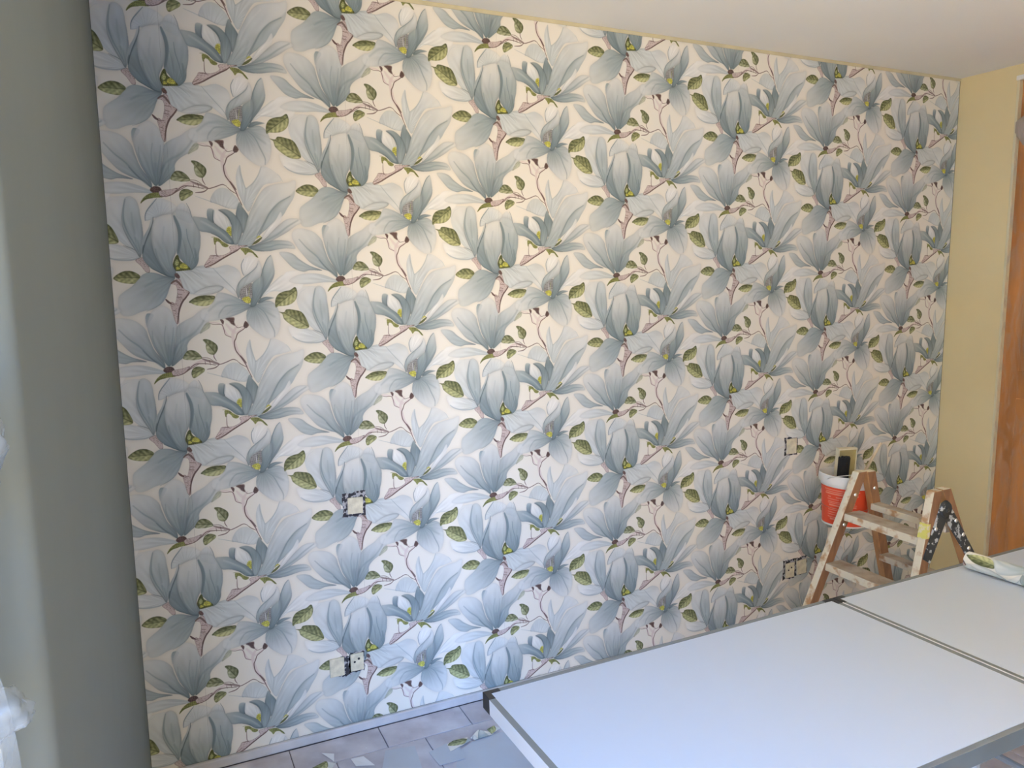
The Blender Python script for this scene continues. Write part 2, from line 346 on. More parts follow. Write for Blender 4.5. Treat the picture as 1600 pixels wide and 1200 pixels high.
woodm = mat('ladder_wood', (.34, .17, .08), .6, col2=(.22, .11, .055), scale=5, stretch=(9, 9, 1.2), bump=.2)
woodo = mat('lit_ladder_wood', (.50, .26, .10), .55, col2=(.38, .19, .075), scale=5, stretch=(9, 9, 1.2))  # brighter ladder wood, warm light painted on the rear stiles' inner faces
paint = mat('paint_splashed_wood', (.72, .66, .50), .6, col2=(.46, .27, .13), scale=26, ramp=(.36, .5), bump=.6, bscale=45)
yell = mat('yellow_paint', (.68, .64, .16), .5, col2=(.72, .67, .50), scale=55, ramp=(.42, .52))
trdm = mat('worn_tread', (.52, .48, .40), .65, col2=(.33, .26, .19), scale=14, ramp=(.35, .65), bump=.4, bscale=40)
steelb = mat('dark_splashed_hinge', (.035, .04, .045), .5, col2=(.50, .52, .52), scale=46, ramp=(.40, .43))
bolt = mat('zinc_bolt', (.75, .75, .72), .3, metal=.9)
redp = mat('red_bucket', (.78, .075, .022), .42, var=.05)
redl = mat('label_ink', (.80, .26, .16), .5)
whitep = mat('white_plastic', (.80, .79, .74), .45, var=.05)
paste = mat('wallpaper_paste', (.55, .56, .52), .25, var=.1)
bristle = mat('black_bristle', (.012, .012, .014), .7, bump=.8, bscale=90)
brushw = mat('brush_board', (.42, .34, .14), .5, col2=(.26, .20, .08), scale=14)
brushe = mat('cream_brush_edge', (.72, .66, .46), .5, var=.15, scale=20)
stickm = mat('pale_stick', (.62, .52, .36), .6, col2=(.45, .36, .24), scale=16)
doorm = mat('brown_door_wood', (.62, .26, .075), .5, col2=(.36, .15, .045), scale=3.2, stretch=(4, 4, .6), ramp=(.3, .7))
casing = mat('cream_casing', (.72, .64, .42), .6, var=.1)
capm = mat('cream_cover_plate', (.74, .70, .54), .5, col2=(.58, .55, .42), scale=60)
cutm = mat('dark_cutout', (.40, .40, .42), .9, col2=(.035, .035, .045), scale=70, ramp=(.50, .56))
backp = mat('wallpaper_backing', (.50, .545, .60), .7, var=.07, scale=6)
scrapw = mat('white_scrap', (.78, .79, .80), .6, var=.05)

def film(name, col, alpha, rough):
    m = bpy.data.materials.new(name); nt, N, Lk, P = nodes_of(m)
    P.inputs['Base Color'].default_value = (*col, 1); P.inputs['Roughness'].default_value = rough
    tr = N.new('ShaderNodeBsdfTransparent'); mx = N.new('ShaderNodeMixShader'); nz = N.new('ShaderNodeTexNoise')
    tc = N.new('ShaderNodeTexCoord'); Lk.new(tc.outputs['Object'], nz.inputs['Vector']); nz.inputs['Scale'].default_value = 9; nz.inputs['Detail'].default_value = 5
    nz.inputs['Distortion'].default_value = 1.5
    mp = N.new('ShaderNodeMapping'); mp.inputs['Rotation'].default_value = (.5, 0, 0); mp.inputs['Scale'].default_value = (1, 2.6, .7); Lk.new(tc.outputs['Object'], mp.inputs[0]); Lk.new(mp.outputs[0], nz.inputs['Vector'])
    mr = N.new('ShaderNodeMapRange'); mr.inputs[1].default_value = .45; mr.inputs[2].default_value = .7
    mr.inputs[3].default_value = alpha[0]; mr.inputs[4].default_value = alpha[1]
    Lk.new(nz.outputs['Fac'], mr.inputs[0]); Lk.new(mr.outputs[0], mx.inputs[0])
    Lk.new(tr.outputs[0], mx.inputs[1]); Lk.new(P.outputs[0], mx.inputs[2]); Lk.new(mx.outputs[0], N['Material Output'].inputs[0])
    return m
filmd = film('door_film', (.80, .66, .50), (.0, .26), .18)  # streaky opacity paints highlights into the plastic
filmc = film('crumpled_film', (.23, .265, .29), (.30, .75), .4)

# the magnolia print: drawn stroke by stroke in this script, one half-drop repeat
T = 1024
px = np.ones((T, T, 4), np.float32); px[..., :3] = paint_wallpaper(T)[::-1]
timg = bpy.data.images.new('magnolia_print', T, T); timg.colorspace_settings.name = 'sRGB'
timg.pixels.foreach_set(px.ravel()); timg.update(); timg.pack()
def print_mat():
    m = bpy.data.materials.new('magnolia_wallpaper'); nt, N, Lk, P = nodes_of(m)
    im = N.new('ShaderNodeTexImage'); im.image = timg; im.interpolation = 'Cubic'
    Lk.new(im.outputs[0], P.inputs['Base Color']); P.inputs['Roughness'].default_value = .62; P.inputs['Specular IOR Level'].default_value = .35
    tc = N.new('ShaderNodeTexCoord'); nz = N.new('ShaderNodeTexNoise'); nz.inputs['Scale'].default_value = 300; Lk.new(tc.outputs['Object'], nz.inputs[0])
    b = N.new('ShaderNodeBump'); b.inputs['Strength'].default_value = .08; b.inputs['Distance'].default_value = .0005
    Lk.new(nz.outputs['Fac'], b.inputs['Height']); Lk.new(b.outputs[0], P.inputs['Normal'])
    return m
wallp = print_mat()

# ------------------------------------------------------------------ mesh helpers
class MB:
    def __init__(s): s.v = []; s.f = []; s.m = []; s.mats = []; s.uv = None
    def mi(s, m):
        if m not in s.mats: s.mats.append(m)
        return s.mats.index(m)
    def box(s, a, b, m, M=None):
        n = len(s.v)
        for z in (a[2], b[2]):
            for x, y in ((a[0], a[1]), (b[0], a[1]), (b[0], b[1]), (a[0], b[1])):
                p = Vector((x, y, z)); s.v.append(tuple(M @ p if M else p))
        k = s.mi(m)
        for f in ((3, 2, 1, 0), (4, 5, 6, 7), (0, 1, 5, 4), (1, 2, 6, 5), (2, 3, 7, 6), (3, 0, 4, 7)):
            s.f.append(tuple(n+i for i in f)); s.m.append(k)
        return s
    def hexa(s, P8, mats):
        n = len(s.v); s.v += [tuple(p) for p in P8]
        for f, mm in zip(((3, 2, 1, 0), (4, 5, 6, 7), (0, 1, 5, 4), (1, 2, 6, 5), (2, 3, 7, 6), (3, 0, 4, 7)), mats):
            s.f.append(tuple(n+i for i in f)); s.m.append(s.mi(mm))
        return s
    def prism(s, poly, ext, m, m2=None):
        """poly: 3D points, ext: extrusion vector"""
        n = len(s.v); k = len(poly); e = Vector(ext)
        s.v += [tuple(Vector(p)) for p in poly]+[tuple(Vector(p)+e) for p in poly]
        s.f.append(tuple(range(n, n+k))[::-1]); s.f.append(tuple(range(n+k, n+2*k)))
        s.m += [s.mi(m2 or m), s.mi(m)]
        for i in range(k):
            j = (i+1) % k; s.f.append((n+i, n+j, n+k+j, n+k+i)); s.m.append(s.mi(m2 or m))
        return s
    def lathe(s, prof, m, seg=40, M=None, cap=(0, 0)):
        n = len(s.v); kk = s.mi(m)
        for r, z in prof:
            for i in range(seg):
                a = 2*pi*i/seg; p = Vector((r*cos(a), r*sin(a), z)); s.v.append(tuple(M @ p if M else p))
        for j in range(len(prof)-1):
            for i in range(seg):
                a = n+j*seg+i; b = n+j*seg+(i+1) % seg
                s.f.append((a, b, b+seg, a+seg)); s.m.append(kk)
        if cap[0]: s.f.append(tuple(range(n, n+seg))[::-1]); s.m.append(kk)
        if cap[1]: e = n+(len(prof)-1)*seg; s.f.append(tuple(range(e, e+seg))); s.m.append(kk)
        return s
    def tube(s, pts, r, m, seg=8):
        pts = [Vector(p) for p in pts]; n = len(s.v); kk = s.mi(m)
        for i, p in enumerate(pts):
            d = (pts[min(i+1, len(pts)-1)]-pts[max(i-1, 0)]).normalized()
            a = d.cross(Vector((0, 0, 1)) if abs(d.z) < .9 else Vector((1, 0, 0))).normalized(); b = d.cross(a)
            rr = r[i] if isinstance(r, (list, tuple)) else r
            for k in range(seg):
                t = 2*pi*k/seg; s.v.append(tuple(p+a*cos(t)*rr+b*sin(t)*rr))
        for i in range(len(pts)-1):
            for k in range(seg):
                a = n+i*seg+k; b = n+i*seg+(k+1) % seg; s.f.append((a, a+seg, b+seg, b)); s.m.append(kk)
        s.f.append(tuple(range(n, n+seg))); e = n+(len(pts)-1)*seg; s.f.append(tuple(range(e, e+seg))[::-1]); s.m += [kk, kk]
        return s
    def build(s, name, parent=None, smooth=False, bevel=0, seg=2, origin=None):
        me = bpy.data.meshes.new(name)
        v = s.v
        if origin is not None: v = [tuple(Vector(p)-Vector(origin)) for p in s.v]
        me.from_pydata(v, [], s.f)
        for m in s.mats: me.materials.append(m)
        me.polygons.foreach_set('material_index', s.m)
        if s.uv:
            ul = me.uv_layers.new(name='UVMap')
            for lp in me.loops: ul.data[lp.index].uv = s.uv[lp.vertex_index]
        me.update(); me.validate()
        bm = bmesh.new(); bm.from_mesh(me); bmesh.ops.recalc_face_normals(bm, faces=bm.faces[:]); bm.to_mesh(me); bm.free()
        o = bpy.data.objects.new(name, me); C.objects.link(o)
        if origin is not None: o.location = origin
        if parent: o.parent = parent
        if smooth:
            for p in me.polygons: p.use_smooth = True
            me.set_sharp_from_angle(angle=radians(35))
        if bevel:
            bv = o.modifiers.new('bevel', 'BEVEL'); bv.width = bevel; bv.segments = seg; bv.limit_method = 'ANGLE'; bv.angle_limit = radians(40)
        return o
def thing(name, label, cat, loc=(0, 0, 0), group=None):
    o = bpy.data.objects.new(name, None); C.objects.link(o); o.location = loc; o.empty_display_size = .05
    o['label'] = label; o['category'] = cat
    if group: o['group'] = group
    return o
def tag(o, label, cat, group=None):
    o['label'] = label; o['category'] = cat
    if group: o['group'] = group
    return o
def struct(o, label=None, cat=None):
    o['kind'] = 'structure'
    if label: o['label'] = label
    if cat: o['category'] = cat
    return o

# ------------------------------------------------------------------ the room
XL, XR, YB, YF, ZC = -.173, 3.456, 0., -7.2, 2.472
WY0, WY1, WZ = -1.966, -3.75, 2.12      # window opening in the left wall
DY0, DY1, DZ = -.272, -1.16, 2.405      # door opening in the right wall
# wall behind the wallpaper
wb = struct(MB().box((XL-.3, 0, -.1), (XR+.15, .12, ZC+.1), greyw).build('wall_back'), 'long back wall hung with blue grey magnolia wallpaper', 'wall')
SW = .53; WT, WBm = 2.461, .031        # strip width, top and bottom of the paper
for k in range(-1, 7):
    x0, x1 = max(k*SW+.0002, XL+.001), min((k+1)*SW-.0002, XR-.004)
    nx, nz = 2, 10
    b = MB(); uv = []
    for j in range(nz+1):
        z = WBm+(WT-WBm)*j/nz
        for i in range(nx+1):
            x = x0+(x1-x0)*i/nx
            b.v.append((x, -.0006, z))
            u = min(max(x/SW-k, .0006), .9994); v = -(z-2.125)/SW-.5*k
            uv.append((u, 1-v))
    for j in range(nz):
        for i in range(nx):
            a = j*(nx+1)+i; b.f.append((a, a+1, a+nx+2, a+nx+1)); b.m.append(0)
    b.mats = [wallp]; n0 = len(b.v)
    # thin rim so the strip has a thickness
    b.v += [(x0, -.0001, WBm), (x1, -.0001, WBm), (x1, -.0001, WT), (x0, -.0001, WT)]; uv += [uv[0], uv[nx], uv[-1], uv[-1-nx]]
    b.f += [(0, nx, n0+1, n0), (n0, n0+3, nz*(nx+1), 0), (n0+1, nx, nz*(nx+1)+nx, n0+2)]; b.m += [0]*3
    b.uv = uv
    o = b.build('wallpaper_strip', wb)
# ceiling, right wall, near wall
struct(MB().box((XL-.35, YF-.1, ZC), (XR+.2, .12, ZC+.12), ceilm).build('ceiling'), 'plain off-white ceiling', 'ceiling')
b = MB()
b.box((XR, DY0, -.1), (XR+.14, .0, ZC), cream); b.box((XR, YF, -.1), (XR+.14, DY1, ZC), cream); b.box((XR, DY1, DZ+.012), (XR+.14, DY0, ZC), cream)
struct(b.build('wall_right'), 'cream painted right wall around the brown door', 'wall')
struct(MB().box((XL-.35, YF-.12, -.1), (XR+.14, YF, ZC), cream).build('wall_front'), 'cream painted wall behind the camera', 'wall')
# left (window) wall with a rounded reveal
def left_wall():
    b = MB(); r = .016; TH = .13
    prof = [(XL-TH, 0.), (XL, 0.), (XL, WY0+r)]
    for i in range(1, 6):
        a = pi/2*i/5; prof.append((XL-r+r*cos(a), WY0+r-r*sin(a)))
    prof += [(XL-TH, WY0)]
    prof[0] = (XL-TH, 0.); prof[-1] = (XL-.06, WY0)
    prof += [(XL-.06, -2.14), (XL-TH, -2.14)]
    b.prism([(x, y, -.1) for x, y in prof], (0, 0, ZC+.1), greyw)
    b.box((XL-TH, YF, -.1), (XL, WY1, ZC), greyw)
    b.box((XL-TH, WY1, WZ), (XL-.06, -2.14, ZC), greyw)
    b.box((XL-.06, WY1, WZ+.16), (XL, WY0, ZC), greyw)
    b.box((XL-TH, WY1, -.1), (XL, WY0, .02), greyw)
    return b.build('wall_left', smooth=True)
struct(left_wall(), 'grey shaded window wall at the left with rounded reveal', 'wall')
# open balcony window frame inside the reveal
WA = -2.14
wf = struct(MB().box((XL-.12, WA-.05, .02), (XL-.07, WA, WZ), whitep).box((XL-.12, WY1, .02), (XL-.07, WY1+.05, WZ), whitep)
            .box((XL-.12, WY1, WZ-.05), (XL-.07, WA, WZ), whitep).box((XL-.12, WY1, .02), (XL-.07, WA, .05), whitep).build('window_1'), 'white frame of the open balcony window in the left wall', 'window')
facade = mat('sandstone_render', (.46, .36, .23), .9, var=.1, scale=.6)
fb = MB().box((-12, -17, -4), (-8, 7, 7.5), facade)  # out-of-view house, added to block and warm the light reaching the right side
for i in range(9):
    for j in range(3): fb.box((-8.0, -16+2.6*i, -2.6+3.2*j), (-7.9, -14.9+2.6*i, -.9+3.2*j), alumw)
struct(fb.build('added_building'), 'unseen sandstone coloured house added across the street to block and warm the window light', 'added_building')
# floor tiles
ys_end = -.148-.308*14
fl = struct(MB().box((XL-.02, YF, -.06), (XR+.14, 0, -.006), grout).box((XR, DY1, -.006), (XR+.14, DY0, -.0005), grout).box((XL, YF, -.005), (XR, ys_end+.002, -.0005), tilem).build('floor'), 'grey tiled floor covered in dust', 'floor')
tile_mesh = {}
TS = .308
def tile(x0, y0, w, d, seedv):
    key = (round(w, 3), round(d, 3))
    if key not in tile_mesh:
        g = .0014
        o = MB().box((g, g, -.006), (w-g, d-g, 0), tilem).build('tile', fl, bevel=.0012, seg=1); tile_mesh[key] = o
    else:
        o = tile_mesh[key].copy(); C.objects.link(o)
    o.location = (x0, y0, -random.random()*.0006)
    return o
ys = [-.148]
while ys[-1] > -4.2: ys.append(ys[-1]-TS)
y_top = -.0155
for j, yb in enumerate(ys):
    off = .246 if j == 0 else .246+(.13 if j % 2 else 0)
    x = off-TS*math.ceil((off-XL)/TS); d = y_top-yb
    while x < XR-.001:
        xa, xb = max(x, XL), min(x+TS, XR); ya = yb
        if xb-xa > .02 and y_top-ya > .02: tile(xa, ya, xb-xa, y_top-ya, j)
        x += TS
    y_top = yb
# skirting strips and ceiling bead
def skirting(name, a, b):
    o = MB().box(a, b, skirt).build(name, bevel=.004); struct(o, None, None); return o
s1 = skirting('baseboard_back', (XL+.001, -.015, 0), (XR-.001, -.0007, .032)); s1['label'] = 'low dusty skirting strip under the wallpaper'; s1['category'] = 'baseboard'
t1 = MB().box((XL+.001, -.004, WT-.002), (XR-.0005, -.0008, ZC-.0005), trimm).build('trim_1'); struct(t1, 'thin cream bead between wallpaper and ceiling', 'trim')

# ------------------------------------------------------------------ door at the right
d = struct(MB().box((XR+.02, DY1+.001, .0), (XR+.06, DY0-.001, DZ-.001), doorm).box((XR+.06, DY1-.0, .0), (XR+.138, DY0, DZ), doorm).build('door_1'), 'brown wooden door at the far right under plastic film', 'door')
for (y0, y1, z0, z1) in ((-.36, -.68, .16, 1.0), (-.36, -.68, 1.12, 2.28), (-.76, -1.08, .16, 1.0), (-.76, -1.08, 1.12, 2.28)):
    MB().box((XR+.012, y1, z0), (XR+.0205, y0, z1), doorm).build('door_panel', d, bevel=.006)
MB().tube([(XR-.01, -1.08, 1.02), (XR-.045, -1.08, 1.02), (XR-.05, -1.0, 1.02)], .008, bolt).build('door_handle', d, smooth=True)
MB().box((XR-.004, DY0-.012, 0), (XR+.06, DY0, DZ), casing).box((XR-.004, DY1, 0), (XR+.06, DY1+.012, DZ), casing).box((XR-.004, DY1, DZ), (XR+.06, DY0, DZ+.012), casing).build('door_frame', d, bevel=.002)
def sheet(name, fx, ny, nz, m, y0, y1, z0, z1):
    b = MB()
    for j in range(nz+1):
        for i in range(ny+1):
            b.v.append(fx(y0+(y1-y0)*i/ny, z0+(z1-z0)*j/nz))
    for j in range(nz):
        for i in range(ny):
            a = j*(ny+1)+i; b.f.append((a, a+1, a+ny+2, a+ny+1)); b.m.append(0)
    b.mats = [m]
    return b.build(name, smooth=False)
from mathutils import noise
def dfx(y, z):
    n = noise.noise(Vector((y*7+z*3, z*2.2-y*3, 1.3))); n2 = noise.noise(Vector((y*22+z*14, z*9, 4.)))
    fold = abs(math.sin((y*9+z*4.2)+n*3))
    return (XR-.0055-.007*fold*abs(n)-.0035*abs(n2), y, z)
o = sheet('protective_film', dfx, 60, 150, filmd, DY0-.014, DY1+.014, .04, DZ-.002)
for p in o.data.polygons: p.use_smooth = True
tag(o, 'wrinkled clear plastic film taped over the brown door', 'plastic film')
pm = film('patch_film', (.46, .40, .34), (.55, .75), .5)
pb = MB(); xp = XR-.0175
pb.prism([(xp, DY0-.016, 2.178), (xp, DY0-.055, 2.118), (xp, DY0-.13, 2.135), (xp, DY0-.16, 2.30), (xp, DY0-.03, 2.235), (xp, DY0-.016, 2.222)], (-.0012, 0, 0), pm)
o = pb.build('film_patch')
tag(o, 'small folded patch of greyish tape and film high on the door', 'plastic film')
tag(MB().box((XR-.012, DY0-.15, DZ-.002), (XR-.0045, DY0-.0, DZ+.018), whitep).build('tape_strip', bevel=.002), 'short white strip of tape across the top of the door frame', 'tape')

# ------------------------------------------------------------------ pasting table
A0 = Vector((.486, -1.1471, .7217)); U = Vector((1, .0051, .0085)).normalized(); Vv = Vector((.0051, -1, .0214)); Nn = U.cross(-Vv).normalized(); Vv = Nn.cross(U).normalized()
tb = thing('pasting_table', 'long folding pasting table with white tops and grey aluminium edges', 'table', A0)
M3 = mathutils.Matrix((U, Vv, Nn)).transposed().to_4x4(); tb.rotation_euler = M3.to_euler()
PL, PW, TH = 1.0, .60, .034
PW = .6
for k in range(3):
    x0 = k*(PL+.0015); x1 = x0+(PL if k < 2 else .95); e = .013
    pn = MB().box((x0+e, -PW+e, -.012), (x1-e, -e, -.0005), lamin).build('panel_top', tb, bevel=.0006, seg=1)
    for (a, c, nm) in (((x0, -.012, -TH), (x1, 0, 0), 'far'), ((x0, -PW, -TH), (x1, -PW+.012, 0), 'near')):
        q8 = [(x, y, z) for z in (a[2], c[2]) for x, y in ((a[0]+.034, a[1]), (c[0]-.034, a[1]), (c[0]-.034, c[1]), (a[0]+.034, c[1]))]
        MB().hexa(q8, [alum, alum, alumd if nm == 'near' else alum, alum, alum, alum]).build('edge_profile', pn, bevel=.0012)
    for xa, xb, fy in ((x0, x0+.014, 0), (x1-.014, x1, 1)):
        P8 = [(xa, -PW+.034, -TH), (xb, -PW+.034, -TH), (xb, -.034, -TH), (xa, -.034, -TH), (xa, -PW+.034, 0), (xb, -PW+.034, 0), (xb, -.034, 0), (xa, -.034, 0)]
        MB().hexa(P8, [alum, alum, alum, alumw, alum, alumw]).build('edge_profile', pn, bevel=.0008)
    for cx, sx in ((x0, 1), (x1, -1)):
        for cy, sy in ((0, -1), (-PW, 1)):
            q = [(cx, cy), (cx+sx*.036, cy), (cx+sx*.036, cy+sy*.0125), (cx+sx*.0145, cy+sy*.0125), (cx+sx*.0145, cy+sy*.036), (cx, cy+sy*.036)]
            z0 = -TH-.001
            MB().prism([(x, y, z0) for x, y in q], (0, 0, TH+.0016), blackp).build('corner_cap', pn, bevel=.0012)
Mi = M3.inverted()
def tl(x, y):   # floor height under a table-local point, in table space
    w = M3 @ Vector((x, y, 0))+A0
    return w
for xg in (PL+.00075, 2*PL+.00225): MB().box((xg-.0011, -PW+.036, -.02), (xg+.0011, -.036, .0012), alumw).build('hinge_strip', tb)
for x in (.14, .80, 1.20, 1.86, 2.16, 2.80):
    lg = None
    for y in (-.07, -.53):
        w = tl(x, y); foot = Mi @ (Vector((w.x, w.y, .001))-A0)
        top = Vector((x, y, -TH+.002))
        o = MB().tube([top, foot+Vector((0, 0, .02))], .011, alum, 10).build('leg', tb, smooth=True)
        MB().tube([foot+Vector((0, 0, .028)), foot+Vector((0, 0, .001))], .0145, blackp, 10).build('rubber_foot', o, smooth=True)
    w = Vector((x, -.07, -.30)); MB().tube([(x, -.07, -.32), (x, -.53, -.32)], .008, alum, 8).build('cross_bar', tb, smooth=True)

# ------------------------------------------------------------------ roll of wallpaper on the table
def top_z(x, y):               # height of the table plane at world x, y
    return A0.z-(Nn.x*(x-A0.x)+Nn.y*(y-A0.y))/Nn.z
def paper_roll():
    R0, Lr = .0245, .53; b = MB(); uv = []
    turns = 4.25; n = 150; x0, ya = 1.982, -1.175
    ax = Vector((.03, -1, 0)).normalized(); a0 = Vector((x0, ya, top_z(x0, ya)+R0+.0008)); a1 = a0+ax*Lr; a1.z = top_z(a1.x, a1.y)+R0+.0008
    ax = (a1-a0).normalized(); e1 = ax.cross(Vector((0, 0, 1))).normalized(); e2 = e1.cross(ax)
    arc = 0
    for i in range(n+1):
        t = 2*pi*turns*i/n; r = R0-.0011*t/(2*pi)
        for j in range(9):
            p = a0+(a1-a0)*(j/8)+e1*cos(t+4.3)*r-e2*sin(t+4.3)*r
            b.v.append(tuple(p)); uv.append((.05+.9*j/8, .795+arc/SW))
        arc += r*2*pi*turns/n
    for i in range(n):
        for j in range(8):
            a = i*9+j; b.f.append((a, a+1, a+10, a+9)); b.m.append(0)
    b.mats = [wallp]; b.uv = uv
    o = b.build('wallpaper_roll', smooth=True)
    tag(o, 'rolled up magnolia wallpaper lying on the white table at the right', 'wallpaper roll')
paper_roll()

# ------------------------------------------------------------------ stepladder
ld = thing('step_ladder', 'short wooden double stepladder splashed with cream and yellow paint', 'ladder', (2.42, -.62, 0))
LO = Vector(ld.location)
TOP = .80
def yf(z): return -.455+(TOP-z)*.10
def yn(z): return -.775-(TOP-z)*.10
def ax_(z): return 2.352-(TOP-z)*.335      # front edge of the climbing side
def bx_(z): return 2.452+(TOP-z)*.40       # outer edge of the rear side
def stile(fx, yy, s, w, mats, ztop, t=.032):
    """leaning board: fx(z) outer edge x, s=+1 board lies to +x of that edge"""
    P = []
    for z in (.0, ztop):
        y = yy(z); x = fx(z); xi = x+s*w
        xs = (x, xi) if s > 0 else (xi, x)
        P += [(xs[0], y-t/2, z), (xs[1], y-t/2, z), (xs[1], y+t/2, z), (xs[0], y+t/2, z)]
    return MB().hexa([tuple(Vector(p)-LO) for p in P], mats)
# faces order: bottom, top, -y, +x, +y, -x
stile(ax_, yf, 1, .047, [woodm, paint, woodm, woodm, woodm, paint], TOP+.012).build('stile', ld, bevel=.004)
stile(ax_, yn, 1, .044, [woodm, paint, woodm, woodm, woodm, paint], TOP+.014).build('stile', ld, bevel=.004)
stile(bx_, yf, -1, .046, [woodm, paint, woodm, woodm, woodm, woodo], TOP+.008).build('stile', ld, bevel=.004)
stile(bx_, yn, -1, .043, [woodm, paint, woodm, woodm, woodm, woodo], TOP+.016).build('stile', ld, bevel=.004)
def tread(fx, s, z, w, mats, dx=.0, name='tread', t=.030):
    x0 = fx(z)+s*.004+dx; x1 = x0+s*w
    a, b_ = min(x0, x1), max(x0, x1); y0, y1 = yn(z)+.012, yf(z)-.012
    return MB().hexa([tuple(Vector(p)-LO) for p in ((a, y0, z-t), (b_, y0, z-t), (b_, y1, z-t), (a, y1, z-t), (a, y0, z), (b_, y0, z), (b_, y1, z), (a, y1, z))], mats).build(name, ld, bevel=.003)
for z in (.652, .455, .258): tread(ax_, 1, z, .085, [woodm, trdm, paint, woodm, paint, paint])
for z in (.672, .44, .235): tread(bx_, -1, z, .05, [woodm, trdm, trdm, woodm, woodm, paint], name='rung', t=.026)
# bolts on the far stiles
for (x, y, z) in ((2.352, yf(.72)-.017, .722), (2.455, yf(.73)-.017, .736), (2.312, yf(.60)-.017, .605), (2.40, yn(.55)-.014, .50)):
    if z == .50: continue
    MB().lathe([(.001, .004), (.005, .003), (.0075, 0)], bolt, 12, mathutils.Matrix.Translation(Vector((x, y, z))-LO) @ mathutils.Matrix.Rotation(pi/2, 4, 'X')).build('bolt', ld, smooth=True)
# black hinge on the near side: two straps meeting in a round hub
yh = lambda z: yn(z)-.0165
def strap(p, q, w0, w1):
    p = Vector(p); q = Vector(q); d_ = (q-p).normalized(); n_ = Vector((-d_.z, 0, d_.x))
    return [p+n_*w0, q+n_*w1, q-n_*w1, p-n_*w0]
hb = MB()
for q, s in (((2.300, 0, .580), 1), ((2.538, 0, .560), -1)):
    pl = strap((2.405, 0, .752), q, .026, .019)
    hb.prism([tuple(Vector((v.x, yh(v.z)-.0005, v.z))-LO) for v in pl], (0, -.004, 0), steelb)
hb.lathe([(.0, .0095), (.026, .009), (.032, .0)], steelb, 20, mathutils.Matrix.Translation(Vector((2.405, yh(.752)-.002, .748))-LO) @ mathutils.Matrix.Rotation(pi/2, 4, 'X'))
hg = hb.build('hinge', ld)
for x, z in ((2.352, .685), (2.458, .70), (2.495, .645), (2.522, .592), (2.405, .745)):
    MB().lathe([(.001, .004), (.006, .0028), (.008, 0)], bolt if z < .74 else steelb, 12, mathutils.Matrix.Translation(Vector((x, yh(z)-(.0045 if z < .74 else .012), z))-LO) @ mathutils.Matrix.Rotation(pi/2, 4, 'X')).build('bolt', hg, smooth=True)
# yellow paint runs on the near stile front edge
zb0, zb1 = .655, .705
MB().hexa([tuple(Vector(p)-LO) for p in ((ax_(zb0)-.002, yn(zb0)-.0165, zb0), (ax_(zb0)+.02, yn(zb0)-.0165, zb0), (ax_(zb0)+.02, yn(zb0)+.0165, zb0), (ax_(zb0)-.002, yn(zb0)+.0165, zb0),
        (ax_(zb1)-.002, yn(zb1)-.0165, zb1), (ax_(zb1)+.012, yn(zb1)-.0165, zb1), (ax_(zb1)+.012, yn(zb1)+.0165, zb1), (ax_(zb1)-.002, yn(zb1)+.0165, zb1))], [yell]*6).build('yellow_paint_patch', ld, bevel=.001)

# ------------------------------------------------------------------ bucket, brush and stick
BC = Vector((2.455, -.322, .5535)); tilt = mathutils.Matrix.Rotation(radians(3.), 4, 'Y')
bk = thing('paste_bucket', 'red plastic paste bucket with white rim hanging on the far side of the ladder', 'bucket', BC)
bk.rotation_euler = (0, radians(3), 0)
H = .21
bd = MB().lathe([(.078, .0), (.083, .004), (.098, H-.034)], redp, 48, cap=(1, 0)).build('body', bk, smooth=True)
MB().lathe([(.0845, .0), (.0845, .0065), (.082, .0065)], whitep, 48).build('base_ring', bk, smooth=True)
MB().lathe([(.097, H-.05), (.0995, H-.048), (.102, H-.034), (.108, H-.034), (.1095, H-.002), (.1075, H), (.1045, H-.001), (.0955, H-.05), (.0805, .012), (.0, .010)], whitep, 48).build('rim', bk, smooth=True)
MB().lathe([(.0, .075), (.0925, .075)], paste, 32).build('paste', bk)
lb = MB()
random.seed(5)
def lab(z0, z1, a0, a1):
    n = max(2, int((a1-a0)/.12)); n0 = len(lb.v)
    for i in range(n+1):
        a = a0+(a1-a0)*i/n
        for z in (z0, z1):
            r = .0831+(z-.004)*(.098-.083)/(H-.038)+.0005; lb.v.append((r*cos(a), r*sin(a), z))
    for i in range(n): lb.f.append((n0+2*i, n0+2*i+2, n0+2*i+3, n0+2*i+1)); lb.m.append(0)
lb.mats = [redl]
ac = math.atan2(-2.55+.32, -.1-2.455)     # side facing the room
for z, h, segs in ((.148, .004, [(-.75, .35)]), (.140, .0035, [(-.7, .3)]), (.131, .006, [(-.72, .32)]), (.119, .004, [(-.6, -.45), (-.3, -.05), (.1, .25)]), (.110, .003, [(-.62, -.2), (-.15, .2)]),
                   (.100, .003, [(-.6, .25)]), (.094, .003, [(-.6, .3)]), (.084, .006, [(-.55, .3)]), (.073, .003, [(-.6, .28)]), (.066, .003, [(-.58, .25)]), (.056, .003, [(-.6, .3)]), (.047, .003, [(-.6, .2)]), (.036, .003, [(-.6, .3)]), (.026, .007, [(-.5, -.3), (-.2, -.05)])):
    for a, b_ in segs: lab(z, z+h, ac+a*1.25-.02, ac+b_*1.5+.05)
lb.build('label_print', bd)
